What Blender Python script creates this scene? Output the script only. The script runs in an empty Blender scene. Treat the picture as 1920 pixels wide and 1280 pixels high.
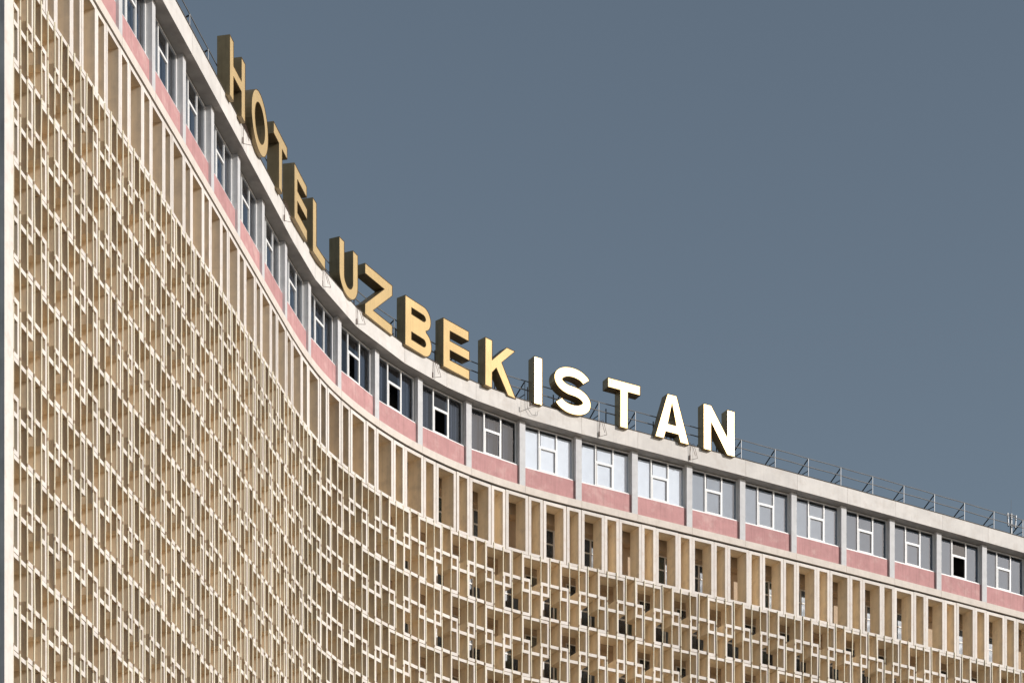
import bpy, math, random
from mathutils import Vector
from mathutils.geometry import tessellate_polygon

random.seed(7)
R = math.radians
scene = bpy.context.scene
COL = scene.collection

# ------------------------------------------------------------------ camera
EYE = 1.6
cam_d = bpy.data.cameras.new('camera')
cam_d.sensor_width = 36.0
cam_d.lens = 36.0 * 4507 / 1920
cam_d.shift_y = (2854 - 640) / 1920
cam_d.clip_start = 0.5
cam_d.clip_end = 20000
cam = bpy.data.objects.new('camera', cam_d)
cam.location = (0, 0, EYE)
cam.rotation_euler = (R(90), 0, 0)
COL.objects.link(cam)
scene.camera = cam

# ------------------------------------------------------------------ light
SUN_AZ, SUN_EL = -20.0, 20.0        # azimuth counter-clockwise from +X
world = bpy.data.worlds.new('World')
scene.world = world
world.use_nodes = True
nt = world.node_tree
nt.nodes.clear()
sky = nt.nodes.new('ShaderNodeTexSky')
sky.sky_type = 'NISHITA'
sky.sun_disc = False
sky.sun_elevation = R(SUN_EL)
sky.sun_rotation = R(90 - SUN_AZ)
sky.altitude = 450
sky.air_density = 1.0
sky.dust_density = 1.6
sky.ozone_density = 1.0
hs = nt.nodes.new('ShaderNodeHueSaturation')
hs.inputs['Saturation'].default_value = 0.72
hs.inputs['Value'].default_value = 1.0
hs.inputs['Hue'].default_value = 0.488
bg = nt.nodes.new('ShaderNodeBackground')
bg.inputs['Strength'].default_value = 0.092
wo = nt.nodes.new('ShaderNodeOutputWorld')
nt.links.new(sky.outputs[0], hs.inputs['Color'])
nt.links.new(hs.outputs[0], bg.inputs['Color'])
nt.links.new(bg.outputs[0], wo.inputs['Surface'])

sun_d = bpy.data.lights.new('sun', 'SUN')
sun_d.energy = 3.45
sun_d.angle = R(0.53)
sun_d.color = (1.0, 0.962, 0.925)
sun = bpy.data.objects.new('sun', sun_d)
sdir = Vector((math.cos(R(SUN_AZ)) * math.cos(R(SUN_EL)), math.sin(R(SUN_AZ)) * math.cos(R(SUN_EL)), math.sin(R(SUN_EL))))
sun.rotation_euler = sdir.to_track_quat('Z', 'Y').to_euler()
sun.location = sdir * 200
COL.objects.link(sun)

scene.view_settings.view_transform = 'Standard'
scene.view_settings.look = 'None'
scene.view_settings.exposure = 0.0
scene.view_settings.gamma = 1.0
scene.view_settings.use_curve_mapping = False
scene.cycles.max_bounces = 10
scene.cycles.diffuse_bounces = 6
scene.cycles.glossy_bounces = 4
scene.cycles.transparent_max_bounces = 8
scene.cycles.sample_clamp_indirect = 6
scene.cycles.use_denoising = True

# ------------------------------------------------------------------ plan of the curved facade
BAY = 3.2
ZB = 49.43 + EYE                    # top of the string course
KN = [0, 6, 7, 8, 9, 10, 11, 12, 13, 15, 18, 21]
HD = [78.5475, 79.0916, 75.0051, 65.7462, 58.5235, 50.6405, 41.9557, 33.3694, 29.1342, 29.2509, 30.5615, 31.4168]


def head(s):
    if s <= KN[0]: return R(HD[0])
    if s >= KN[-1]: return R(HD[-1])
    for i in range(len(KN) - 1):
        if s <= KN[i + 1]:
            t = (s - KN[i]) / (KN[i + 1] - KN[i])
            return R(HD[i] + (HD[i + 1] - HD[i]) * t)


DS = 0.02
_N0, _N1 = -400, 1400
PX, PY = {0: -4.0501 * BAY}, {0: 24.9908 * BAY}
for i in range(0, _N1):
    h = head((i + .5) * DS)
    PX[i + 1] = PX[i] + math.cos(h) * DS * BAY
    PY[i + 1] = PY[i] + math.sin(h) * DS * BAY
for i in range(0, _N0, -1):
    h = head((i - .5) * DS)
    PX[i - 1] = PX[i] - math.cos(h) * DS * BAY
    PY[i - 1] = PY[i] - math.sin(h) * DS * BAY


def pt(s, off=0.0, z=0.0):
    """facade point: s in bays along the front, off metres outward, z metres above the string course"""
    q = s / DS
    i = math.floor(q)
    t = q - i
    x = PX[i] + (PX[i + 1] - PX[i]) * t
    y = PY[i] + (PY[i + 1] - PY[i]) * t
    h = head(s)
    return Vector((x + math.sin(h) * off, y - math.cos(h) * off, ZB + z))


# ------------------------------------------------------------------ materials
def mat(name, col, rough=0.8, metal=0.0, var=0.12, scale=3.0, stain=None, stain_amt=0.0, stain_scale=1.0,
        streak=0.0, bump=0.0, spec=0.3, rnd=0.0, world_space=False, stretch=(1, 1, 1)):
    m = bpy.data.materials.new(name)
    m.use_nodes = True
    t = m.node_tree
    L = t.links.new
    b = t.nodes['Principled BSDF']
    b.inputs['Roughness'].default_value = rough
    b.inputs['Metallic'].default_value = metal
    b.inputs['Specular IOR Level'].default_value = spec
    tc = t.nodes.new('ShaderNodeTexCoord')
    oi = t.nodes.new('ShaderNodeObjectInfo')
    mp = t.nodes.new('ShaderNodeMapping')
    mp.inputs['Scale'].default_value = stretch
    L(tc.outputs['Object'], mp.inputs['Vector'])
    mul = t.nodes.new('ShaderNodeMath'); mul.operation = 'MULTIPLY'; mul.inputs[1].default_value = 37.0
    L(oi.outputs['Random'], mul.inputs[0])

    def noise(sc, det=5.0, vec=mp):
        n = t.nodes.new('ShaderNodeTexNoise')
        n.noise_dimensions = '4D'
        n.inputs['Scale'].default_value = sc
        n.inputs['Detail'].default_value = det
        n.inputs['Roughness'].default_value = 0.62
        L(vec.outputs[0], n.inputs['Vector'])
        L(mul.outputs[0], n.inputs['W'])
        return n

    n1 = noise(scale)
    ramp = t.nodes.new('ShaderNodeMapRange')
    ramp.inputs['From Min'].default_value = 0.25; ramp.inputs['From Max'].default_value = 0.75
    ramp.inputs['To Min'].default_value = 1 - var; ramp.inputs['To Max'].default_value = 1 + var * .6
    L(n1.outputs['Fac'], ramp.inputs['Value'])
    mix = t.nodes.new('ShaderNodeMix'); mix.data_type = 'RGBA'; mix.blend_type = 'MULTIPLY'
    mix.inputs['Factor'].default_value = 1
    mix.inputs['A'].default_value = (*col, 1)
    L(ramp.outputs[0], mix.inputs['B'])
    cur = mix.outputs['Result']
    if stain is not None:
        n2 = noise(stain_scale, 6)
        r2 = t.nodes.new('ShaderNodeMapRange')
        r2.inputs['From Min'].default_value = 0.52; r2.inputs['From Max'].default_value = 0.72
        r2.inputs['To Max'].default_value = stain_amt
        L(n2.outputs['Fac'], r2.inputs['Value'])
        mx = t.nodes.new('ShaderNodeMix'); mx.data_type = 'RGBA'
        L(r2.outputs[0], mx.inputs['Factor']); L(cur, mx.inputs['A']); mx.inputs['B'].default_value = (*stain, 1)
        cur = mx.outputs['Result']
    if streak > 0:
        ms = t.nodes.new('ShaderNodeMapping'); ms.inputs['Scale'].default_value = (9, 9, 0.5)
        L(tc.outputs['Object'], ms.inputs['Vector'])
        n3 = noise(1.0, 4, ms)
        r3 = t.nodes.new('ShaderNodeMapRange')
        r3.inputs['From Min'].default_value = 0.5; r3.inputs['From Max'].default_value = 0.75
        r3.inputs['To Min'].default_value = 1; r3.inputs['To Max'].default_value = 1 - streak
        L(n3.outputs['Fac'], r3.inputs['Value'])
        mz = t.nodes.new('ShaderNodeMix'); mz.data_type = 'RGBA'; mz.blend_type = 'MULTIPLY'
        mz.inputs['Factor'].default_value = 1
        L(cur, mz.inputs['A']); L(r3.outputs[0], mz.inputs['B'])
        cur = mz.outputs['Result']
    if rnd > 0:
        rr = t.nodes.new('ShaderNodeMapRange')
        rr.inputs['To Min'].default_value = 1 - rnd; rr.inputs['To Max'].default_value = 1 + rnd * .5
        L(oi.outputs['Random'], rr.inputs['Value'])
        mr = t.nodes.new('ShaderNodeMix'); mr.data_type = 'RGBA'; mr.blend_type = 'MULTIPLY'
        mr.inputs['Factor'].default_value = 1
        L(cur, mr.inputs['A']); L(rr.outputs[0], mr.inputs['B'])
        cur = mr.outputs['Result']
    L(cur, b.inputs['Base Color'])
    if bump > 0:
        bp = t.nodes.new('ShaderNodeBump')
        bp.inputs['Strength'].default_value = bump
        bp.inputs['Distance'].default_value = 0.02
        nb = noise(scale * 4, 6)
        L(nb.outputs['Fac'], bp.inputs['Height'])
        L(bp.outputs[0], b.inputs['Normal'])
    return m


M = {}
M['edge'] = mat('cream_edge_paint', (.74, .69, .64), .75, var=.10, scale=2.2, stain=(.56, .43, .33), stain_amt=.5, stain_scale=3.0, bump=.15, rnd=.09, streak=.08)
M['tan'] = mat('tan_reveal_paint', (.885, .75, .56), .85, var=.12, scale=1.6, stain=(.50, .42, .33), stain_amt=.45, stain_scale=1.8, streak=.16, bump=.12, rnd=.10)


def grey_outer_strip(m, depth, grey, amt):
    """mixes grey, broken by noise, into the outer strip of the fins"""
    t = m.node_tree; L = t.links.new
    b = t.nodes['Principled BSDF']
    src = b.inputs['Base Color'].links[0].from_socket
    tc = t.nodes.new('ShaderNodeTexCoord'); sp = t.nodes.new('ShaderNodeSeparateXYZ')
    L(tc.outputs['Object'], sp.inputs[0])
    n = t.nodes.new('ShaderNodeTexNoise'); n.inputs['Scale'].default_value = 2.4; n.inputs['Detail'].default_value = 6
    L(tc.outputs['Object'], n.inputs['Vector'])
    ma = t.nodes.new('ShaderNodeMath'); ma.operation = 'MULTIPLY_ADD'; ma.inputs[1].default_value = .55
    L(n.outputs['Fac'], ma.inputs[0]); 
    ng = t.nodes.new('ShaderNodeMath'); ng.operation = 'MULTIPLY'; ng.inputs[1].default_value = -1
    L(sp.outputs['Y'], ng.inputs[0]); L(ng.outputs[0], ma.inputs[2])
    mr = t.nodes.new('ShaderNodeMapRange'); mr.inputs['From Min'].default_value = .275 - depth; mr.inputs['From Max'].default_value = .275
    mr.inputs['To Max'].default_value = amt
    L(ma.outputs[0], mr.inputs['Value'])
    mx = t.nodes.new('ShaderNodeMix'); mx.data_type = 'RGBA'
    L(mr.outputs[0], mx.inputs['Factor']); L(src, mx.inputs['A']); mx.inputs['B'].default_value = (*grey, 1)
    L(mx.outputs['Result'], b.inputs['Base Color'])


grey_outer_strip(M['tan'], .30, (.45, .40, .35), .5)  # tan turns greyer towards the front edge
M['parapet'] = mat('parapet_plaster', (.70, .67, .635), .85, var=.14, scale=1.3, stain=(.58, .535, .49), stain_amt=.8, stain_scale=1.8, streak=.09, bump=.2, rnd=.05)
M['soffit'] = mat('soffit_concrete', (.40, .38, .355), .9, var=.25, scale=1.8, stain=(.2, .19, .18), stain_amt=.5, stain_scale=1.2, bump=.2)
M['pink'] = mat('pink_plaster', (.545, .295, .29), .9, var=.15, scale=2.2, stain=(.72, .53, .49), stain_amt=.5, stain_scale=1.5, streak=.20, bump=.15, rnd=.08)
M['post'] = mat('grey_post_paint', (.60, .60, .605), .7, var=.12, scale=3, stain=(.42, .41, .40), stain_amt=.35, stain_scale=4, streak=.1)
M['ledge'] = mat('ledge_plaster', (.70, .635, .57), .85, var=.12, scale=2, stain=(.52, .46, .40), stain_amt=.4, stain_scale=3.0, bump=.2, streak=.08)
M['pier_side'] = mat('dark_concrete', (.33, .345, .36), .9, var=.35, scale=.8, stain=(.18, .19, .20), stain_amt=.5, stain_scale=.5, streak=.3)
M['white'] = mat('white_plastic', (.80, .80, .79), .45, var=.04)
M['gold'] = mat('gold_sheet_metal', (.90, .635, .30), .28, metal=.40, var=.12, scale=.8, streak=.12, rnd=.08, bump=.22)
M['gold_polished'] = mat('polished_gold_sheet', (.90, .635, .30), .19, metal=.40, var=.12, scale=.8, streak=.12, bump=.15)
M['gold_side_shaded'] = mat('gold_sheet_side_shaded', (.30, .23, .13), .42, metal=.5, var=.25, scale=1.6, streak=.30)  # same gold as the faces; dark ground reflection is put into the colour
M['bronze'] = mat('dark_bronze_trim', (.10, .07, .04), .95, metal=.0, var=.2, spec=.05)
M['steel'] = mat('galvanised_steel', (.30, .305, .31), .5, metal=.6, var=.15)
M['dark_steel'] = mat('dark_steel', (.06, .055, .055), .6, metal=.3, var=.2)
M['rust'] = mat('rusty_wire', (.15, .10, .08), .8, metal=.2, var=.3)
M['rod'] = mat('yellowed_tube', (.76, .70, .53), .5, var=.12, scale=1.5, rnd=.12)
M['collar'] = mat('rod_collar', (.38, .29, .20), .7, var=.2)
M['flash'] = mat('roof_flashing', (.10, .085, .07), .8, var=.4)
M['roof'] = mat('roof_felt', (.10, .10, .10), .9, var=.2)
M['room'] = mat('room_interior', (.07, .068, .066), .9, var=.1)
M['wall'] = mat('loggia_wall', (.56, .44, .32), .85, var=.15, scale=1.2, streak=.12)
M['dark'] = mat('dark_gap', (.03, .028, .025), .9, var=.1)
M['ground'] = mat('plaza_paving', (.15, .14, .125), .9, var=.2, scale=.2)
CURT = [mat('curtain_blue', (.04, .052, .075), .9, var=.1), mat('blind_grey', (.10, .13, .17), .9, var=.1),
        mat('blind_painted_glare', (.60, .625, .66), .6, metal=.15, var=.08), mat('curtain_green', (.16, .19, .11), .9, var=.15),  # the pale metallic blind tone stands in for sun glare on the glass
        mat('curtain_brown', (.10, .065, .05), .9, var=.2), mat('curtain_light_grey', (.29, .325, .37), .9, var=.1)]


def glass(name, rough, base, tint):
    m = bpy.data.materials.new(name)
    m.use_nodes = True
    t = m.node_tree
    t.nodes.clear()
    L = t.links.new
    out = t.nodes.new('ShaderNodeOutputMaterial')
    mx = t.nodes.new('ShaderNodeMixShader')
    tr = t.nodes.new('ShaderNodeBsdfTransparent'); tr.inputs[0].default_value = (*tint, 1)
    gl = t.nodes.new('ShaderNodeBsdfGlossy'); gl.inputs['Color'].default_value = (.95, .97, 1, 1)
    tc = t.nodes.new('ShaderNodeTexCoord')
    n = t.nodes.new('ShaderNodeTexNoise'); n.inputs['Scale'].default_value = 2.5; n.inputs['Detail'].default_value = 5
    L(tc.outputs['Object'], n.inputs['Vector'])
    rr = t.nodes.new('ShaderNodeMapRange'); rr.inputs['To Min'].default_value = rough * .6; rr.inputs['To Max'].default_value = rough * 1.4
    L(n.outputs['Fac'], rr.inputs['Value']); L(rr.outputs[0], gl.inputs['Roughness'])
    bp = t.nodes.new('ShaderNodeBump'); bp.inputs['Strength'].default_value = .02; bp.inputs['Distance'].default_value = .02
    n2 = t.nodes.new('ShaderNodeTexNoise'); n2.inputs['Scale'].default_value = 1.1
    L(tc.outputs['Object'], n2.inputs['Vector']); L(n2.outputs['Fac'], bp.inputs['Height']); L(bp.outputs[0], gl.inputs['Normal'])
    fr = t.nodes.new('ShaderNodeFresnel'); fr.inputs[0].default_value = 1.5
    ad = t.nodes.new('ShaderNodeMath'); ad.operation = 'MULTIPLY_ADD'; ad.use_clamp = True
    ad.inputs[1].default_value = 1.3; ad.inputs[2].default_value = base
    # the far face of a pane adds no second mirror
    ge = t.nodes.new('ShaderNodeNewGeometry')
    inv = t.nodes.new('ShaderNodeMath'); inv.operation = 'SUBTRACT'; inv.inputs[0].default_value = 1
    L(ge.outputs['Backfacing'], inv.inputs[1])
    mm = t.nodes.new('ShaderNodeMath'); mm.operation = 'MULTIPLY'
    L(fr.outputs[0], ad.inputs[0]); L(ad.outputs[0], mm.inputs[0]); L(inv.outputs[0], mm.inputs[1]); L(mm.outputs[0], mx.inputs[0])
    L(tr.outputs[0], mx.inputs[1]); L(gl.outputs[0], mx.inputs[2]); L(mx.outputs[0], out.inputs[0])
    return m


M['glass'] = glass('window_glass', .012, .03, (.95, .965, .98))
M['glass_lo'] = glass('loggia_glass', .5, .02, (.7, .74, .76))


# ------------------------------------------------------------------ mesh helpers
class MB:
    def __init__(self):
        self.v, self.f, self.m = [], [], []

    def quad(self, a, b, c, d, mi=0):
        n = len(self.v)
        self.v += [tuple(a), tuple(b), tuple(c), tuple(d)]
        self.f.append((n, n + 1, n + 2, n + 3)); self.m.append(mi)

    def poly(self, pts, mi=0):
        n = len(self.v)
        self.v += [tuple(p) for p in pts]
        self.f.append(tuple(range(n, n + len(pts)))); self.m.append(mi)

    def hexa(self, c, mi=0, front=None, bottom=None, skip=()):
        """c: 8 corners 0-3 bottom (x0y0,x1y0,x1y1,x0y1), 4-7 top; y0 is the street side"""
        n = len(self.v)
        self.v += [tuple(p) for p in c]
        faces = [('f', (0, 1, 5, 4)), ('r', (1, 2, 6, 5)), ('k', (2, 3, 7, 6)), ('l', (3, 0, 4, 7)), ('t', (4, 5, 6, 7)), ('b', (3, 2, 1, 0))]
        for k, f in faces:
            if k in skip: continue
            self.f.append(tuple(n + i for i in f))
            self.m.append(front if (k == 'f' and front is not None) else bottom if (k == 'b' and bottom is not None) else mi)

    def box(self, x0, x1, y0, y1, z0, z1, mi=0, front=None, bottom=None):
        self.hexa([(x0, y0, z0), (x1, y0, z0), (x1, y1, z0), (x0, y1, z0), (x0, y0, z1), (x1, y0, z1), (x1, y1, z1), (x0, y1, z1)], mi, front, bottom)

    def tube(self, path, r, n=6, mi=0):
        path = [Vector(p) for p in path]
        rings = []
        for i, p in enumerate(path):
            d = (path[min(i + 1, len(path) - 1)] - path[max(i - 1, 0)]).normalized()
            up = Vector((0, 0, 1)) if abs(d.z) < .9 else Vector((1, 0, 0))
            a = d.cross(up).normalized(); b = d.cross(a).normalized()
            k = len(self.v)
            rr = r[i] if isinstance(r, (list, tuple)) else r
            for j in range(n):
                an = 2 * math.pi * j / n
                self.v.append(tuple(p + a * math.cos(an) * rr + b * math.sin(an) * rr))
            rings.append(k)
        for a, b in zip(rings, rings[1:]):
            for j in range(n):
                self.f.append((a + j, a + (j + 1) % n, b + (j + 1) % n, b + j)); self.m.append(mi)
        self.f.append(tuple(rings[0] + j for j in range(n))[::-1]); self.m.append(mi)
        self.f.append(tuple(rings[-1] + j for j in range(n))); self.m.append(mi)

    def mesh(self, name, mats):
        me = bpy.data.meshes.new(name)
        me.from_pydata(self.v, [], self.f)
        for m in mats: me.materials.append(M[m] if isinstance(m, str) else m)
        me.polygons.foreach_set('material_index', self.m)
        me.update()
        return me

    def build(self, name, mats, parent=None):
        return link(name, self.mesh(name, mats), parent)


def link(name, me, parent=None, loc=None, rz=0.0):
    o = bpy.data.objects.new(name, me)
    COL.objects.link(o)
    if parent is not None: o.parent = parent
    if loc is not None:
        o.location = loc; o.rotation_euler = (0, 0, rz)
    return o


def tag(o, label=None, cat=None, group=None, kind=None):
    if label: o['label'] = label
    if cat: o['category'] = cat
    if group: o['group'] = group
    if kind: o['kind'] = kind
    return o


def swept(mb, s0, s1, o_front, o_back, z0, z1, n=1, mi=0, front=None, bottom=None):
    """solid following the plan curve"""
    for i in range(n):
        a = s0 + (s1 - s0) * i / n; b = s0 + (s1 - s0) * (i + 1) / n
        sk = ([] if i == 0 else ['l']) + ([] if i == n - 1 else ['r'])
        mb.hexa([pt(a, o_front, z0), pt(b, o_front, z0), pt(b, o_back, z0), pt(a, o_back, z0),
                 pt(a, o_front, z1), pt(b, o_front, z1), pt(b, o_back, z1), pt(a, o_back, z1)], mi, front, bottom, sk)


S_END0, S_END1 = -2.86, 24.0
H_POST = 3.06
Z_FT, Z_FB = -0.438, -3.257      # tall frames top / bottom
STOREY = 2.90
WALL = -1.70

# ------------------------------------------------------------------ ground
g = MB()
g.quad((-9000, -9000, 0), (9000, -9000, 0), (9000, 9000, 0), (-9000, 9000, 0))
tag(g.build('ground', ['ground']), kind='structure')

# ------------------------------------------------------------------ hotel building
hotel = bpy.data.objects.new('hotel_building', None)
COL.objects.link(hotel)
tag(hotel, 'tall concave hotel block with cream lattice screen, pink panels and white parapet', 'building')

# body: roof slab, rear, interior walls
b = MB()
n = 60
for i in range(n):
    a = S_END0 + (S_END1 - S_END0) * i / n; c = S_END0 + (S_END1 - S_END0) * (i + 1) / n
    b.quad(pt(a, .1, 3.5), pt(c, .1, 3.5), pt(c, -14, 3.5), pt(a, -14, 3.5))
b.build('roof', ['roof'], hotel)
b = MB()
swept(b, S_END0, S_END1, -2.4, -14, Z_FT + .15, 3.3, 60)
b.build('attic_inner_wall', ['room'], hotel)
b = MB()
swept(b, S_END0, S_END1, WALL, -14, -ZB, Z_FT + .1, 60)
b.build('loggia_wall', ['wall'], hotel)
# string course backing and the slab below the attic
b = MB()
swept(b, S_END0, S_END1, -.38, -2.4, -.30, -.02, 60)
b.build('attic_floor_slab', ['soffit'], hotel)
b = MB()
swept(b, S_END0, S_END1, -.10, WALL - .05, Z_FT + .03, -.36, 60)
b.build('joint_recess', ['dark'], hotel)

# string course, one piece per bay
for k in range(-3, 24):
    a = max(k, S_END0); c = k + 1
    b = MB()
    swept(b, a + .002, c - .002, 0, -.36, -.338, 0, 4)
    b.build('string_course', ['ledge'], hotel)

# attic posts
pm = MB(); pm.box(-.165, .165, 0, .40, 0.001, H_POST)
pme = pm.mesh('attic_post', ['post'])
for k in range(-2, 24):
    s = k - .052
    link('attic_post', pme, hotel, pt(s, 0.0, 0), head(s))

# pink spandrels and attic windows, one per bay
WZ0, WZ1 = .98, 3.03
wm = MB()


def bar(x0, x1, z0, z1, y0=0.0, y1=.07): wm.box(x0, x1, y0, y1, z0, z1)


w = 2.86
ft = .062
# frame
bar(0, ft, WZ0, WZ1); bar(w - ft, w, WZ0, WZ1)
bar(ft, w - ft, WZ1 - ft, WZ1); bar(ft, w - ft, WZ0, WZ0 + ft)
xm1, xm2 = .31 * w, .655 * w
mu = .068
bar(xm1, xm1 + mu, WZ0 + ft, WZ1 - ft); bar(xm2, xm2 + mu, WZ0 + ft, WZ1 - ft)
zt = WZ0 + .57 * (WZ1 - WZ0)
bar(xm1 + mu, xm2, zt, zt + .07)
# opening sash of the lower middle light
for a0, a1, z0, z1 in ((xm1 + mu, xm1 + mu + .05, WZ0 + ft, zt), (xm2 - .05, xm2, WZ0 + ft, zt), (xm1 + mu + .05, xm2 - .05, zt - .05, zt), (xm1 + mu + .05, xm2 - .05, WZ0 + ft, WZ0 + ft + .05)):
    bar(a0, a1, z0, z1, -.015, .05)
wme = wm.mesh('window_frame', ['white'])
sm = MB(); sm.box(-.0, w, -.10, .03, WZ0 - .05, WZ0 - .003); sme = sm.mesh('sill', ['white'])
panes = [(ft, xm1, WZ0 + ft, WZ1 - ft), (xm1 + mu, xm2, zt + .07, WZ1 - ft), (xm1 + mu + .05, xm2 - .05, WZ0 + ft + .05, zt - .05), (xm2 + mu, w - ft, WZ0 + ft, WZ1 - ft)]
pmes = []
for (x0, x1, z0, z1) in panes:
    q = MB(); q.box(x0, x1, .03, .038, z0, z1); pmes.append(q.mesh('pane', ['glass']))


def curtain_mesh(x0, x1, z0, z1, y, material, amp=.03, waves=7):
    q = MB(); N = 28
    pts = [(x0 + (x1 - x0) * i / N, y + amp * math.sin(i / N * waves * 2 * math.pi + 1.3 * math.sin(i * .7))) for i in range(N + 1)]
    for p, r in zip(pts, pts[1:]):
        q.quad((p[0], p[1], z0), (r[0], r[1], z0), (r[0], r[1], z1), (p[0], p[1], z1))
    return q.mesh('curtain', [material])


spm = MB(); spm.box(.0, 2.868, 0, .15, .001, WZ0 - .055); spme = spm.mesh('spandrel_panel', ['pink'])
cur_cache = {}
for k in range(-3, 24):
    s0 = k + .003
    if s0 < S_END0: s0 = S_END0 + .02
    s1 = k + 1 - .104
    A, C = pt(s0, -.11), pt(s1, -.11)
    rz = math.atan2(C.y - A.y, C.x - A.x)
    link('spandrel_panel', spme, hotel, A, rz)
    A2 = pt(s0, -.23)
    win = link('window', wme, hotel, A2, rz)
    link('sill', sme, win)
    openmid = k in (8, 9, 10, 20)
    for i, pme_ in enumerate(pmes):
        if openmid and i == 2: continue
        o = link('pane', pme_, win)
        o.rotation_euler = (random.uniform(-.004, .004), 0, random.uniform(-.004, .004))
    # curtains behind the glass
    ci = 0 if k <= 11 else 1 if k >= 18 else 2  # pale blinds of the middle bays imitate sun glare
    if k in (15, 16, 17): ci = 5
    flatb = ci in (1, 2, 5)
    key = (ci, openmid, k % 3)
    if key not in cur_cache:
        spans = [(.05, xm1 + .03), (xm2 + .05, w - .05)] if openmid else [(.05, xm1 + .1), (xm1 + .15, xm2), (xm2 + .05, w - .05)]
        cur_cache[key] = [curtain_mesh(x0, x1, WZ0 + .05, WZ1 - .05 - (.12 if ci else 0), .07 if flatb else .22 + .03 * (k % 3), CURT[ci], amp=.0 if flatb else .03, waves=5 + k % 3) for x0, x1 in spans]
    for cm in cur_cache[key]: link('curtain', cm, win)

# parapet panels with soffit; in the bend the panels are straight chords
joints = [S_END0] + [k - .06 for k in range(-2, 7)] + [6.90, 8.25, 9.47, 10.41, 11.0, 11.85] + [k - .06 for k in range(13, 25)]
PAR_O, PAR_T, PAR_B = .31, 3.875, 3.065
for a, c in zip(joints, joints[1:]):
    b = MB()
    e = .002
    swept(b, a + e, c - e, PAR_O, .16, PAR_B, PAR_T, 1, 0, bottom=1)
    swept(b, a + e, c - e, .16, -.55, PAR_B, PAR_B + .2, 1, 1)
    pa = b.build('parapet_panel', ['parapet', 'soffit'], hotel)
    f = MB()
    swept(f, a, c, PAR_O + .025, .10, PAR_T + .003, PAR_T + .03, 1)
    f.build('flashing', ['flash'], pa)

# tall loggia frames: a wide and a narrow one alternate, three pairs to two bays
FD = .80


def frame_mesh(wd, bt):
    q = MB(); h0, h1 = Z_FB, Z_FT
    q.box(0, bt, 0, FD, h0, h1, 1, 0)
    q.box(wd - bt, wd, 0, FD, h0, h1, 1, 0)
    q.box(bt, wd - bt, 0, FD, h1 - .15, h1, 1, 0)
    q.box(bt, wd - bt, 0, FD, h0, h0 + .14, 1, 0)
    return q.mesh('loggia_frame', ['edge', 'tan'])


PAIR = 2 / 3


def seff(q):
    """the inner screen line lags the attic bays a little round the bend"""
    return q - .12 * min(1, max(0, (13 - q) / 8))


WW, NW = .408 * BAY - .016, (PAIR - .408) * BAY - .016
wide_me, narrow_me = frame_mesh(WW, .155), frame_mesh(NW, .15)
k0 = math.ceil((S_END0 - 13) / PAIR)
pairs = [13 + PAIR * k for k in range(k0 - 1, 17)]
for s in pairs:
    for a, wd, me in ((s, .408 * BAY, wide_me), (s + .408, NW + .016, narrow_me)):
        a1, c = seff(a), seff(a + wd / BAY)
        if a1 < S_END0 - .02: continue
        A = pt(a1 + .0025, -.02 + random.uniform(-.012, .012))
        C = pt(c, -.02)
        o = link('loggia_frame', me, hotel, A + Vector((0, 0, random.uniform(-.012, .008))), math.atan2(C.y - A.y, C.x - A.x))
        o.rotation_euler.y = random.uniform(-.0025, .0025)

# lattice panels
W = PAIR * BAY
IW = W / 4
PD = .95
TS, G = .114, .016
Z = [0, -.13, -1.11, -1.255, -1.62, -1.765, -2.735, -2.88]
pn = MB()


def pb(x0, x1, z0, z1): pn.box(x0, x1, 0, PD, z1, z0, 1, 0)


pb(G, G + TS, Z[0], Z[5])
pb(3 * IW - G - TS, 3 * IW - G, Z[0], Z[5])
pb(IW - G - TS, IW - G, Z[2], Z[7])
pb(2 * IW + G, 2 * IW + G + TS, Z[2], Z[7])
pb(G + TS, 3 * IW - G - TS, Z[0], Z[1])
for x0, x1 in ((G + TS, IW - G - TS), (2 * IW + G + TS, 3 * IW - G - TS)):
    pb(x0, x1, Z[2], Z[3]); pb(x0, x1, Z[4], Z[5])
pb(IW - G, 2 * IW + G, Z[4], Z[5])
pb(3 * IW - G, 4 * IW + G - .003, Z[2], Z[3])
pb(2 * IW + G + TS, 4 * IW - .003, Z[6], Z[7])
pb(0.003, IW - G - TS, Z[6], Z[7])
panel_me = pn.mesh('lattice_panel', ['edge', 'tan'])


def v_of(s, z):
    p = pt(s, 0, z)
    return 2854 - 4507 * (p.z - EYE) / p.y


lat0 = 13 + .2872
n_pan = 0
rod_ss = []
slab_storeys = {}
for k in range(-26, 16):
    s = seff(lat0 + PAIR * k)
    if s + PAIR < S_END0 + .3 or s > S_END1 - 1: continue
    A, C = pt(s, -.03), pt(seff(lat0 + PAIR * (k + 1)), -.03)
    rz = math.atan2(C.y - A.y, C.x - A.x)
    j = 0
    while True:
        zt_ = Z_FB - .012 - STOREY * j
        if v_of(s, zt_) > 1350: break
        if s > S_END0 - .12:
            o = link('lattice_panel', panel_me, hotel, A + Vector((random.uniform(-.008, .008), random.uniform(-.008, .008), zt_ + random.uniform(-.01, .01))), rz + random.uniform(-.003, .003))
            n_pan += 1
        j += 1
    for i in range(4): rod_ss.append((s + i * PAIR / 4, Z_FB - STOREY * j))
    slab_storeys[k] = j
print('panels', n_pan)

# floor slabs behind the screen
maxj = max(slab_storeys.values())
for j in range(0, maxj + 1):
    ks = [k for k, v in slab_storeys.items() if v >= j]
    a = max(S_END0, lat0 + PAIR * min(ks)); c = lat0 + PAIR * (max(ks) + 1)
    b = MB(); zt_ = Z_FB - STOREY * j
    swept(b, a, c, -1.03, WALL, zt_ - .16, zt_ + .06, max(4, int((c - a) * 3)))
    b.build('floor_slab', ['wall'], hotel)

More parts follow.
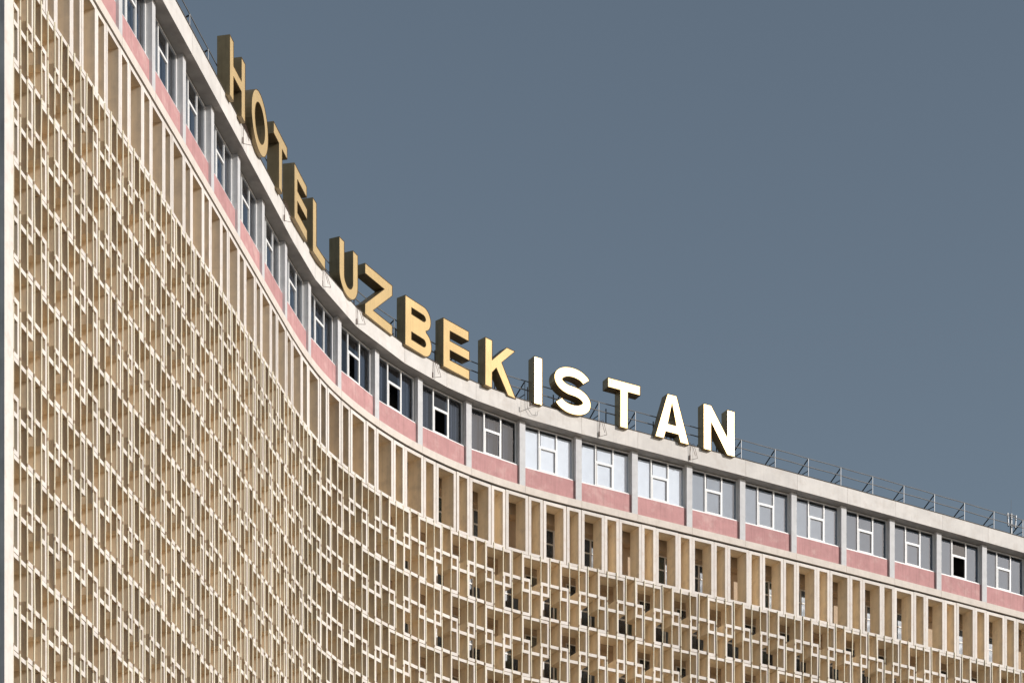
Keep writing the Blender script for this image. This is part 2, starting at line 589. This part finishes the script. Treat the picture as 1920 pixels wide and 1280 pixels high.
# loggia ceiling beam with the dark slot behind the tall frames
b = MB(); swept(b, S_END0, S_END1, -1.14, WALL, -.98, Z_FT + .02, 60); b.build('ceiling_beam', ['wall'], hotel)

# loggia windows on the inner wall: two in every three pairs
LW, LH0, LH1 = 1.25, .10, 2.25
lm = MB()
for x0, x1, z0, z1 in ((0, .07, LH0, LH1), (LW - .07, LW, LH0, LH1), (.07, LW - .07, LH1 - .07, LH1), (.07, LW - .07, LH0, LH0 + .07), (LW * .5 - .04, LW * .5 + .04, LH0 + .07, LH1 - .07), (.07, LW * .5 - .04, 1.5, 1.57), (LW * .5 + .04, LW - .07, 1.5, 1.57)):
    lm.box(x0, x1, -.06, -.004, z0, z1)
lme = lm.mesh('loggia_window', ['white'])
lpm = []
for x0, x1 in ((.07, LW * .5 - .04), (LW * .5 + .04, LW - .07)):
    q = MB(); q.box(x0, x1, -.034, -.028, LH0 + .07, LH1 - .07); lpm.append(q.mesh('pane', ['glass_lo']))
bkm = MB(); bkm.box(.03, LW - .03, -.012, -.002, LH0 + .02, LH1 - .02); bkme = bkm.mesh('backing', ['room'])
lcL = [curtain_mesh(.09, .56, LH0 + .08, LH1 - .1, -.021, CURT[i], amp=.005, waves=4) for i in (0, 3, 4, 1)]
lcR = [curtain_mesh(.72 - .03 * i, 1.12, LH0 + .08, LH1 - .1, -.021, CURT[c_], amp=.005, waves=4) for i, c_ in enumerate((5, 1, 5, 3))]
NW2 = .88
nm = MB()
for x0, x1, z0, z1 in ((0, .06, LH0, 2.70), (NW2 - .06, NW2, LH0, 2.70), (.06, NW2 - .06, 2.64, 2.70), (.06, NW2 - .06, LH0, LH0 + .06), (.06, NW2 - .06, 1.15, 1.22)):
    nm.box(x0, x1, -.06, -.004, z0, z1)
nme = nm.mesh('loggia_door', ['white'])
q = MB(); q.box(.06, NW2 - .06, -.034, -.028, LH0 + .06, 2.64); npm = q.mesh('pane', ['glass_lo'])
q = MB(); q.box(.03, NW2 - .03, -.012, -.002, LH0 + .02, 2.68); nbk = q.mesh('backing', ['room'])
for idx, s in enumerate(pairs):
    r3 = (idx + 1) % 3
    sc = seff(s + .25 + (.02 if r3 else .05))
    if sc < 6.5 or sc > S_END1 - 1: continue
    zs = [] if r3 == 2 else [Z_FB]
    for j in range(1, maxj + 1):
        zz = Z_FB - STOREY * j
        if v_of(sc, zz) < 1420: zs.append(zz)
    for zz in zs:
        A = pt(sc, WALL); C = pt(sc + .4, WALL)
        rz = math.atan2(C.y - A.y, C.x - A.x)
        o = link('loggia_window', lme, hotel, A + Vector((0, 0, zz + .03)), rz)
        for q in lpm: link('pane', q, o)
        link('backing', bkme, o)
        if random.random() < .75: link('curtain', random.choice(lcL), o)
        if random.random() < .85: link('curtain', random.choice(lcR), o)
        if zz != Z_FB and r3 != 1:
            o = link('loggia_door', nme, hotel, pt(sc + .40, WALL) + Vector((0, 0, zz + .03)), rz)
            link('pane', npm, o); link('backing', nbk, o)

# vertical tubes in front of the screen
for s, zbot in rod_ss:
    if s < S_END0 + .02: continue
    zt_ = Z_FB + random.uniform(.02, .16)
    b = MB()
    path = []; z = zt_; jx = 0
    hd = head(s)
    while z > zbot:
        jx = random.uniform(-.018, .018)
        p = pt(s + jx / BAY, .004 + random.uniform(-.008, .008), z)
        path.append(p); z -= 1.45 + random.uniform(-.02, .02)
    if len(path) < 2: continue
    b.tube(path, .029, 6, 0)
    for p in path[1:-1]:
        b.tube([p + Vector((0, 0, .05)), p - Vector((0, 0, .05))], .031, 6, 1)
        pin = pt(s, -.02, p.z - ZB + .25); pout = pt(s, .004, p.z - ZB + .25)
        b.tube([pin, pout], .012, 4, 1)
    b.build('screen_rod', ['rod', 'collar'], hotel)

# end pier at the near end of the facade
b = MB()
swept(b, -3.068, -2.868, .06, -14, -ZB, 3.9, 1, 1, front=0)
b.build('end_pier', ['edge', 'pier_side'], hotel)

# ------------------------------------------------------------------ rooftop sign letters
LH = 2.25
ST = .47


def arc(cx, cy, rx, ry, a0, a1, n=14):
    return [(cx + rx * math.cos(R(a0 + (a1 - a0) * i / n)), cy + ry * math.sin(R(a0 + (a1 - a0) * i / n))) for i in range(n + 1)]


def stroke(path, wd):
    l, r = [], []
    for i, p in enumerate(path):
        a = Vector(path[max(i - 1, 0)]); c = Vector(path[min(i + 1, len(path) - 1)])
        d = (c - a).normalized(); nn = Vector((-d.y, d.x)) * wd / 2
        l.append((p[0] + nn.x, p[1] + nn.y)); r.append((p[0] - nn.x, p[1] - nn.y))
    return l + r[::-1]


def letter_loops(ch, w):
    h, t = LH, ST
    if ch == 'H':
        m0, m1 = h * .5 - .2, h * .5 + .22
        return [[(0, 0), (t, 0), (t, m0), (w - t, m0), (w - t, 0), (w, 0), (w, h), (w - t, h), (w - t, m1), (t, m1), (t, h), (0, h)]]
    if ch == 'O':
        return [arc(w / 2, h / 2, w / 2, h / 2 + .04, 0, 360, 40)[:-1], arc(w / 2, h / 2, w / 2 - t, h / 2 - t * .85, 0, 360, 32)[:-1]]
    if ch == 'T':
        return [[(w / 2 - t / 2, 0), (w / 2 + t / 2, 0), (w / 2 + t / 2, h - t), (w, h - t), (w, h), (0, h), (0, h - t), (w / 2 - t / 2, h - t)]]
    if ch == 'E':
        b_ = .46; m0 = h / 2 - .22; m1 = h / 2 + .22
        return [[(0, 0), (w, 0), (w, b_), (t, b_), (t, m0), (w, m0), (w, m1), (t, m1), (t, h - b_), (w * .97, h - b_), (w * .97, h), (0, h)]]
    if ch == 'L':
        return [[(0, 0), (w, 0), (w, .46), (t, .46), (t, h), (0, h)]]
    if ch == 'U':
        r = w / 2; ri = r - t
        return [[(0, h)] + arc(r, r * .95, r, r * .95, 180, 360, 24) + [(w, h), (w - t, h)] + arc(r, r * .95, ri, ri * 1.0, 0, -180, 18) + [(t, h)]]
    if ch == 'Z':
        b_ = .46
        return [[(0, 0), (w, 0), (w, b_), (t + .22, b_), (w, h - b_), (w, h), (0, h), (0, h - b_), (w - t - .22, h - b_), (0, b_)]]
    if ch == 'B':
        r1 = h * .26; r2 = h * .24
        o = [(0, 0)] + arc(w - r1, r1, r1, r1, -90, 70, 14) + arc(w - r2 - .06, h - r2, r2, r2, -70, 90, 14) + [(0, h)]
        i1 = [(t, .42)] + arc(w - r1 - .03, r1, r1 - t + .07, r1 - .42, -90, 90, 10) + [(t, 2 * r1 - .42)]
        i2 = [(t, h - 2 * r2 + .40)] + arc(w - r2 - .10, h - r2, r2 - t + .12, r2 - .40, -90, 90, 10) + [(t, h - .40)]
        return [o, i1, i2]
    if ch == 'K':
        return [[(0, 0), (t, 0), (t, h * .33), (t + .26, h * .46), (w - t * 1.15, 0), (w, 0), (t + .62, h * .63), (w - .06, h), (w - .06 - t * 1.2, h), (t, h * .60), (t, h), (0, h)]]
    if ch == 'I':
        return [[(0, 0), (w, 0), (w, h), (0, h)]]
    if ch == 'S':
        q = t / 2; rx = w / 2 - q; cx = w / 2
        rt = (h / 2 - q) / 2 + .0
        ct, cb = h - q - rt, q + rt
        path = arc(cx, ct, rx, rt, 18, 255, 26) + arc(cx, cb, rx, rt, 75, -162, 26)
        return [stroke(path, t)]
    if ch == 'A':
        a = t * 1.12; cx = w / 2
        k = lambda y: (cx - .27) * y / h       # outer left edge
        y0, y1, y2 = .36, .78, h - .56
        inn = lambda y: k(y) + a * .98
        return [[(0, 0), (a, 0), (inn(y0), y0), (w - inn(y0), y0), (w - a, 0), (w, 0), (cx + .27, h), (cx - .27, h)],
                [(inn(y1), y1), (w - inn(y1), y1), (cx, y2 + .12)]]
    if ch == 'N':
        return [[(0, 0), (t, 0), (t, h * .62), (w - t, 0), (w, 0), (w, h), (w - t, h), (w - t, h * .40), (t, h), (0, h)]]


def area(lp): return sum(a[0] * b_[1] - b_[0] * a[1] for a, b_ in zip(lp, lp[1:] + lp[:1])) / 2


def inset(lp, d):
    out = []; n_ = len(lp)
    for i in range(n_):
        p0, p1, p2 = Vector(lp[i - 1]), Vector(lp[i]), Vector(lp[(i + 1) % n_])
        e1 = (p1 - p0).normalized(); e2 = (p2 - p1).normalized()
        n1 = Vector((-e1.y, e1.x)); n2 = Vector((-e2.y, e2.x))
        bi = n1 + n2
        if bi.length < 1e-4: bi = n1
        bi.normalize()
        k = d / max(.35, bi.dot(n1))
        out.append((p1.x + bi.x * k, p1.y + bi.y * k))
    return out


LET_DEPTH = .50
LET_OFF = .50
LETTERS = [('H', 3.399, 1.87, 'gold metal letter H, first and nearest of the rooftop sign letters'),
           ('O', 4.308, 2.25, 'gold metal ring-shaped letter O between H and T on the roof edge'),
           ('T', 5.173, 1.91, 'dull gold letter T between O and E on the roof edge'),
           ('E', 6.094, 1.89, 'dull gold letter E seen almost edge-on between T and L'),
           ('L', 6.871, 1.57, 'gold letter L ending the first word of the rooftop sign'),
           ('U', 7.916, 1.74, 'gold letter U starting the second word of the rooftop sign'),
           ('Z', 8.754, 2.24, 'gold letter Z between U and B on the roof edge'),
           ('B', 9.724, 1.92, 'gold letter B with two round openings between Z and E'),
           ('E', 10.55, 1.81, 'bright gold letter E standing between B and K'),
           ('K', 11.431, 2.04, 'bright gold letter K between E and I on the roof edge'),
           ('I', 12.127, .48, 'gleaming white-gold letter I, a single upright bar'),
           ('S', 12.744, 2.08, 'gleaming curved letter S between I and T on the roof edge'),
           ('T', 13.654, 1.86, 'gleaming white-gold letter T between S and A'),
           ('A', 14.527, 2.00, 'gleaming white-gold letter A between T and N'),
           ('N', 15.40, 1.89, 'gleaming white-gold letter N, last letter of the rooftop sign')]
for ch, s, w_, lab in LETTERS:
    root = bpy.data.objects.new('sign_letter', None)
    COL.objects.link(root)
    tag(root, lab, 'letter', 'gold letters of the rooftop sign')
    hd = head(s) + R({11.431: 6, 10.55: 3}.get(s, 0))
    c0 = pt(s, LET_OFF, 3.79)
    root.location = c0 - Vector((math.cos(hd), math.sin(hd), 0)) * (w_ / 2)
    root.rotation_euler = (0, random.uniform(-.006, .006), hd + random.uniform(-.008, .008))
    loops = letter_loops(ch, w_)
    for i, lp in enumerate(loops):
        a = area(lp)
        if (i == 0) != (a > 0): loops[i] = lp[::-1]
    ins = [inset(lp, .022) for lp in loops]
    fb = MB()
    flat = [p for lp in ins for p in lp]
    tris = tessellate_polygon([[Vector((x, y, 0)) for x, y in lp] for lp in ins])
    for t_ in tris:
        P3 = [(flat[i][0], .012, flat[i][1]) for i in t_]
        a, c, d = [Vector(p) for p in P3]
        if (c - a).cross(d - a).y > 0: P3 = P3[::-1]
        fb.poly(P3, 0)
    fo = fb.build('face', ['gold_polished' if s in (11.431, 10.55) else 'gold'], root)
    rt = MB()
    for lp, li in zip(loops, ins):
        n_ = len(lp); tr = MB()
        for i in range(n_):
            p, q = lp[i], lp[(i + 1) % n_]; pi, qi = li[i], li[(i + 1) % n_]
            tr.quad((p[0], 0, p[1]), (q[0], 0, q[1]), (qi[0], 0, qi[1]), (pi[0], 0, pi[1]))
            tr.quad((pi[0], 0, pi[1]), (qi[0], 0, qi[1]), (qi[0], .012, qi[1]), (pi[0], .012, pi[1]))
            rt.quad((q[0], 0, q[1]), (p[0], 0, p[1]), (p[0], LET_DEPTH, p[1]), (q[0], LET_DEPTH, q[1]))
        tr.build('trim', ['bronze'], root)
    rt.build('side_wall', ['gold_side_shaded'], root)
    bk = MB()
    flat = [p for lp in loops for p in lp]
    for t_ in tessellate_polygon([[Vector((x, y, 0)) for x, y in lp] for lp in loops]):
        bk.poly([(flat[i][0], LET_DEPTH, flat[i][1]) for i in t_])
    bk.build('back_plate', ['bronze'], root)
    # feet that fix the letter to the roof frame
    ft_ = MB()
    for fx in ([.25, .75] if w_ > 1 else [.5]):
        ft_.tube([(w_ * fx, LET_DEPTH - .02, .2), (w_ * fx, LET_DEPTH + .45, .2)], .03, 5)
        ft_.tube([(w_ * fx, LET_DEPTH + .45, 1.2), (w_ * fx, LET_DEPTH + .45, -.35)], .03, 5)
    ft_.build('support_frame', ['dark_steel'], root)

# ------------------------------------------------------------------ roof railing
rail = bpy.data.objects.new('roof_railing', None)
COL.objects.link(rail)
tag(rail, 'thin grey steel roof railing with raked braces behind the parapet', 'railing')
RO = -.05
ss = []
s = 15.93
while s < 23.5: ss.append(s); s += .655
s = 15.93 - .655
while s > S_END0 + .1: ss.append(s); s -= .655
for s in ss:
    b = MB(); b.tube([pt(s, RO, 3.5), pt(s, RO, 5.02)], .020, 6); b.build('post', ['steel'], rail)
    b = MB(); b.tube([pt(s, RO - .03, 4.98), pt(s, RO - 2.4, 3.75)], .032, 5)
    b.tube([pt(s, RO - .03, 4.38), pt(s, RO - 1.15, 4.40)], .022, 5); b.build('brace', ['dark_steel'], rail)
for z_, r_ in ((5.02, .024), (4.60, .026)):
    b = MB()
    N = 200
    b.tube([pt(S_END0 + .05 + (23.6 - S_END0) * i / N, RO, z_ + .008 * math.sin(i * .9)) for i in range(N + 1)], r_, 6)
    b.build('rail', ['steel'], rail)

# ------------------------------------------------------------------ antenna on the roof
an = bpy.data.objects.new('roof_antenna', None)
COL.objects.link(an)
tag(an, 'grey mast antenna with two upright side tubes on the roof edge', 'antenna')
sA = 21.62; oA = -.25
b = MB(); b.tube([pt(sA, oA, 3.5), pt(sA, oA, 5.28)], .07, 8); b.tube([pt(sA, oA, 5.28), pt(sA, oA, 6.05)], .010, 5); b.build('mast', ['steel'], an)
for zz, ex in ((5.20, .34), (4.62, .28)):
    b = MB(); b.tube([pt(sA - ex / BAY, oA + .05, zz), pt(sA + ex / BAY, oA + .05, zz)], .032, 6); b.build('arm', ['steel'], an)
for sg in (-1, 1):
    b = MB(); b.tube([pt(sA + sg * .31 / BAY, oA + .05, 5.24), pt(sA + sg * .25 / BAY, oA + .05, 4.54)], .045, 7); b.build('side_tube', ['steel'], an)
for sg in (-1, 1):
    b = MB(); b.tube([pt(sA, oA, 4.0), pt(sA + sg * .25 / BAY, oA, 3.72), pt(sA + sg * .28 / BAY, oA, 3.5)], .035, 6); b.build('foot', ['dark_steel'], an)

# ------------------------------------------------------------------ wire brackets hanging over the parapet
BR = [(3.77, 'rusty wire bracket hanging below letters H and O'), (5.50, 'rusty wire bracket hanging below letters T and E of the first word'),
      (7.16, 'rusty wire bracket hanging just right of letter L'), (8.26, 'rusty wire bracket hanging below letters U and Z'),
      (10.12, 'rusty wire bracket hanging between letters B and E'), (13.27, 'wire bracket hanging between letters S and T'),
      (14.91, 'reddish wire bracket hanging between letters A and N')]
for s, lab in BR:
    b = MB()
    w_ = .10 / BAY
    f0, f1 = PAR_O + .04, PAR_O + .34
    b.tube([pt(s - w_, .1, 4.0), pt(s - w_, f0 + .06, 3.95), pt(s - w_, f0 + .02, 3.12)], .010, 5)
    b.tube([pt(s + w_, .1, 4.0), pt(s + w_, f0 + .06, 3.95), pt(s + w_ * 1.6, f1, 3.16)], .010, 5)
    b.tube([pt(s - w_, f0 + .02, 3.12), pt(s + w_ * 1.6, f1, 3.16)], .010, 5)
    b.tube([pt(s - w_, f0 + .02, 3.12), pt(s - w_, f0 + .02, 3.36)], .03, 5)
    b.tube([pt(s, f0 + .05, 3.9), pt(s + w_, f0 + .2, 3.3)], .010, 4)
    tag(b.build('wire_bracket', ['rust']), lab, 'bracket', 'wire brackets hung over the parapet')

b = MB()
s = 12.04
b.tube([pt(s + .22, .40, 3.96), pt(s + .05, .55, 3.75), pt(s - .12, .75, 3.45)], .016, 5)
b.tube([pt(s - .12, .75, 3.45), pt(s - .12, .75, 3.68)], .03, 5)
tag(b.build('lamp_arm', ['rust']), 'thin dark lamp arm sticking out below letters I and S', 'bracket')
b = MB()
b.tube([pt(s - .10, .40, 3.93), pt(s - .09, .42, 3.5), pt(s - .02, .43, 3.25), pt(s + .08, .43, 3.28), pt(s + .10, .42, 3.55)], .010, 5)
tag(b.build('loose_cable', ['dark_steel']), 'thin loose cable looping down the parapet below letter I', 'cable')
